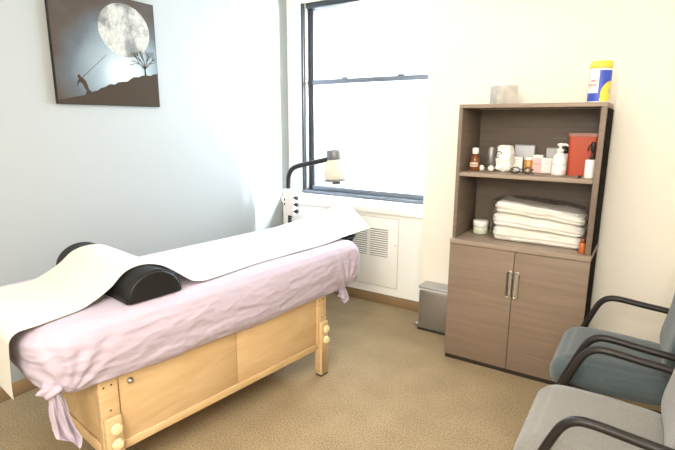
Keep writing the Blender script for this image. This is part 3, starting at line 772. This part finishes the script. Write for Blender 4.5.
def bag(u, v):
    p_, n_ = rrect(u, .279, .154, .06)
    if v < .7:
        k = v / .7; ins = -.004 + .005 * k + .006 * noise.noise(Vector((p_.x * 10, p_.y * 10, k * 4)))
        z = .0015 + .235 * k - .02 * k * (p_.x / .28)
        q = p_ - n_ * max(-.002, ins)
    else:
        k = (v - .7) / .3; q = (p_ - n_ * .010) * (1 - .92 * k)
        z = .2365 - .02 * (p_.x / .28) * (1 - k) + .025 * math.sin(k * PI * .6) + .020 * abs(noise.noise(Vector((q.x * 22, q.y * 22, 4)))) * (1 if q.x > -.1 else .5) * min(1, k * 4)
    return Vector((-.536 + q.x, 3.180 + q.y, CZ + z))
pb.grid(bag, 120, 46, M['clear_bag'], closeu=True)
o = pb.obj('plastic_bag'); tag(o, 'crinkled clear plastic bag wrapped around the white folded towels', 'plastic bag')
# lidded jar, orange bottle
t = thing('cream_jar', 'squat pale green jar with white lid left of the bagged towels', 'jar', (-.912, 3.20, CZ))
MB().lathe([(.044, 0), (.048, .004), (.048, .042), (.044, .046)], M['mint'], n=32).obj('jar_body', t)
MB().lathe([(.047, .0465), (.050, .048), (.050, .082), (.046, .088), (.01, .089)], M['white_plastic'], n=32).obj('lid', t)
t = thing('orange_bottle', 'small orange bottle squeezed between bagged towels and right cabinet panel', 'bottle', (-.271, 2.995, CZ))
MB().lathe([(.015, 0), (.0175, .003), (.0175, .055), (.010, .065)], M['orange'], n=24).obj('bottle_body', t)
MB().lathe([(.011, .0655), (.0125, .067), (.0125, .086), (.010, .089)], M['amber'], n=20).obj('cap', t)

# ------------------------------------------------------------------ chairs
def make_chair(label, fabric, Yc):
    c = thing('visitor_chair', label, 'chair', (0, Yc, 0), 0, 'visitor chairs along the right wall')
    s = MB()
    def seat(u, v):
        # superellipse plan, bulged section; v 0 bottom centre .. 1 top centre
        p_, n_ = rrect(u, .245, .262, .085)
        if p_.x > .0: p_.y *= 1 - .10 * (p_.x / .235)
        prof = [(1.0, .0), (.04, .0), (.010, .004), (.0, .025), (.0, .045), (.008, .064), (.028, .077), (.07, .084), (.13, .087), (1.0, .088)]
        sc = v * (len(prof) - 1); i = min(int(sc), len(prof) - 2); fr_ = sc - i
        ins = prof[i][0] + (prof[i + 1][0] - prof[i][0]) * fr_; z = prof[i][1] + (prof[i + 1][1] - prof[i][1]) * fr_
        if ins > .06: q = (p_ - n_ * .06) * (1 - (ins - .06) / .94)
        else: q = p_ - n_ * ins
        front = max(0, (-q.x - .08) / .155)
        return Vector((-.045 + q.x, q.y, 0.380 + z * 1.48 - .016 * front ** 2))
    s.grid(seat, 96, 46, fabric, closeu=True); s.obj('seat', c)
    b_ = MB()
    def back(u, v):
        # pad in the Y-Z plane, rounded top, curved around the sitter
        p_, n_ = rrect(u, .238, .215, .10)
        yy, zz = p_.x, p_.y
        prof = [(1.0, -.03), (.06, -.03), (.02, -.028), (.004, -.018), (.0, 0), (.006, .016), (.03, .027), (.08, .031), (1.0, .033)]
        sc = v * (len(prof) - 1); i = min(int(sc), len(prof) - 2); fr_ = sc - i
        ins = prof[i][0] + (prof[i + 1][0] - prof[i][0]) * fr_; d = prof[i][1] + (prof[i + 1][1] - prof[i][1]) * fr_
        k = max(0, 1 - ins) if ins > .09 else None
        q = p_ - n_ * min(ins, .07)
        if ins > .07: q = q * (1 - (ins - .07) / .93)
        yy, zz = q.x * (1 - .10 * (q.y / .215)), q.y
        x = .185 - d - .30 * yy * yy + .10 * zz + .02 * (1 - (zz / .215) ** 2)
        return Vector((x, yy, .72 + zz))
    b_.grid(back, 96, 40, fabric, closeu=True); b_.obj('backrest', c)
    for sy in (-1, 1):
        y = .285 * sy
        path = spline([(.245, y * .90, .60), (.215, y * .95, .628), (.17, y, .640), (.06, y, .650), (-.055, y, .660), (-.105, y, .652), (-.138, y, .622), (-.165, y, .565), (-.205, y, .46)], 8)
        MB().tube(path, .0175, M['arm'], 16, flat=.85).obj('armrest', c)
        MB().tube(spline([(-.205, y, .46), (-.235, y, .36), (-.255, y, .20), (-.27, y, .012)], 6), .0165, M['arm'], 14).obj('leg', c)
        MB().tube(spline([(.245, y * .90, .60), (.24, y * .90, .45), (.27, y * .92, .25), (.33, y * .94, .012)], 6), .0165, M['arm'], 14).obj('leg', c)
        MB().tube([(-.205, y, .40), (.05, y * .93, .365), (.243, y * .90, .37)], .013, M['arm'], 12).obj('seat_rail', c)
    MB().tube([(-.15, -.272, .372), (-.15, .272, .372)], .012, M['arm'], 12).obj('cross_bar', c)
    MB().tube([(.242, -.255, .385), (.242, .255, .385)], .012, M['arm'], 12).obj('cross_bar', c)
    for sy in (-1, 1): MB().tube([(.243, .258 * sy, .55), (.225, .20 * sy, .60)], .011, M['arm'], 12).obj('back_bracket', c)
make_chair('slate blue fabric armchair with black tube arms, nearer the cabinet', M['seat_blue'], 2.505)
make_chair('warm grey fabric armchair with black tube arms in right foreground', M['seat_grey'], 1.805)

# ------------------------------------------------------------------ light
sc = bpy.context.scene
wd = bpy.data.worlds.new('daylight'); sc.world = wd; wd.use_nodes = True
bg = wd.node_tree.nodes['Background']; bg.inputs['Color'].default_value = (.92, .97, 1, 1); bg.inputs['Strength'].default_value = 3.0
def area(name, loc, rot, sx, sy, power, col, spread=None):
    l = bpy.data.lights.new(name, 'AREA'); l.shape = 'RECTANGLE'; l.size = sx; l.size_y = sy; l.energy = power; l.color = col
    if spread: l.spread = spread
    o_ = bpy.data.objects.new(name, l); C.objects.link(o_); o_.location = loc; o_.rotation_euler = rot; return o_
area('window_daylight', (-1.9, 4.6, 1.9), (math.radians(-90), 0, 0), 1.9, 2.0, 300, (.70, .84, 1.0))
dv = Vector((-2.9, 3.1, 1.5)) - Vector((.45, 5.0, 2.2))
area('sky_light', (.45, 5.0, 2.2), dv.to_track_quat('-Z', 'Y').to_euler(), .36, 1.5, 1700, (.78, .90, 1.0))
area('ceiling_light', (-.55, 1.1, 2.78), (0, 0, 0), 1.4, 1.4, 25, (1.0, .93, .83))
area('ceiling_light_rear', (-.4, -.5, 2.78), (0, 0, 0), 1.0, 1.0, 30, (1.0, .93, .83))

dv = Vector((-1.0, 3.2, .7)) - Vector((-.1, -1.1, 2.3))
area('frontal_fill', (-.1, -1.1, 2.3), dv.to_track_quat('-Z', 'Y').to_euler(), 1.2, .8, 75, (1.0, .93, .83))  # added soft fill from behind the camera, no fixture there

# ------------------------------------------------------------------ camera
f_, yaw, pitch, roll, H_ = 482.64, math.radians(32.784), math.radians(12.0232), math.radians(.2226), 1.5545
fw = Vector((-math.sin(yaw) * math.cos(pitch), math.cos(yaw) * math.cos(pitch), -math.sin(pitch)))
rt = Vector((math.cos(yaw), math.sin(yaw), 0)); up = rt.cross(fw)
r2 = rt * math.cos(roll) + up * math.sin(roll); u2 = up * math.cos(roll) - rt * math.sin(roll)
cd = bpy.data.cameras.new('camera'); cam = bpy.data.objects.new('camera', cd); C.objects.link(cam)
cd.sensor_fit = 'HORIZONTAL'; cd.sensor_width = 36; cd.lens = 36 * f_ / 675; cd.clip_start = .02
cam.matrix_world = Matrix(((r2.x, u2.x, -fw.x, 0), (r2.y, u2.y, -fw.y, 0), (r2.z, u2.z, -fw.z, H_), (0, 0, 0, 1)))
sc.camera = cam
sc.view_settings.view_transform = 'Standard'; sc.view_settings.look = 'None'
sc.view_settings.exposure = 0.10; sc.view_settings.gamma = 1.0
sc.cycles.use_denoising = True; sc.cycles.max_bounces = 8; sc.cycles.transparent_max_bounces = 16
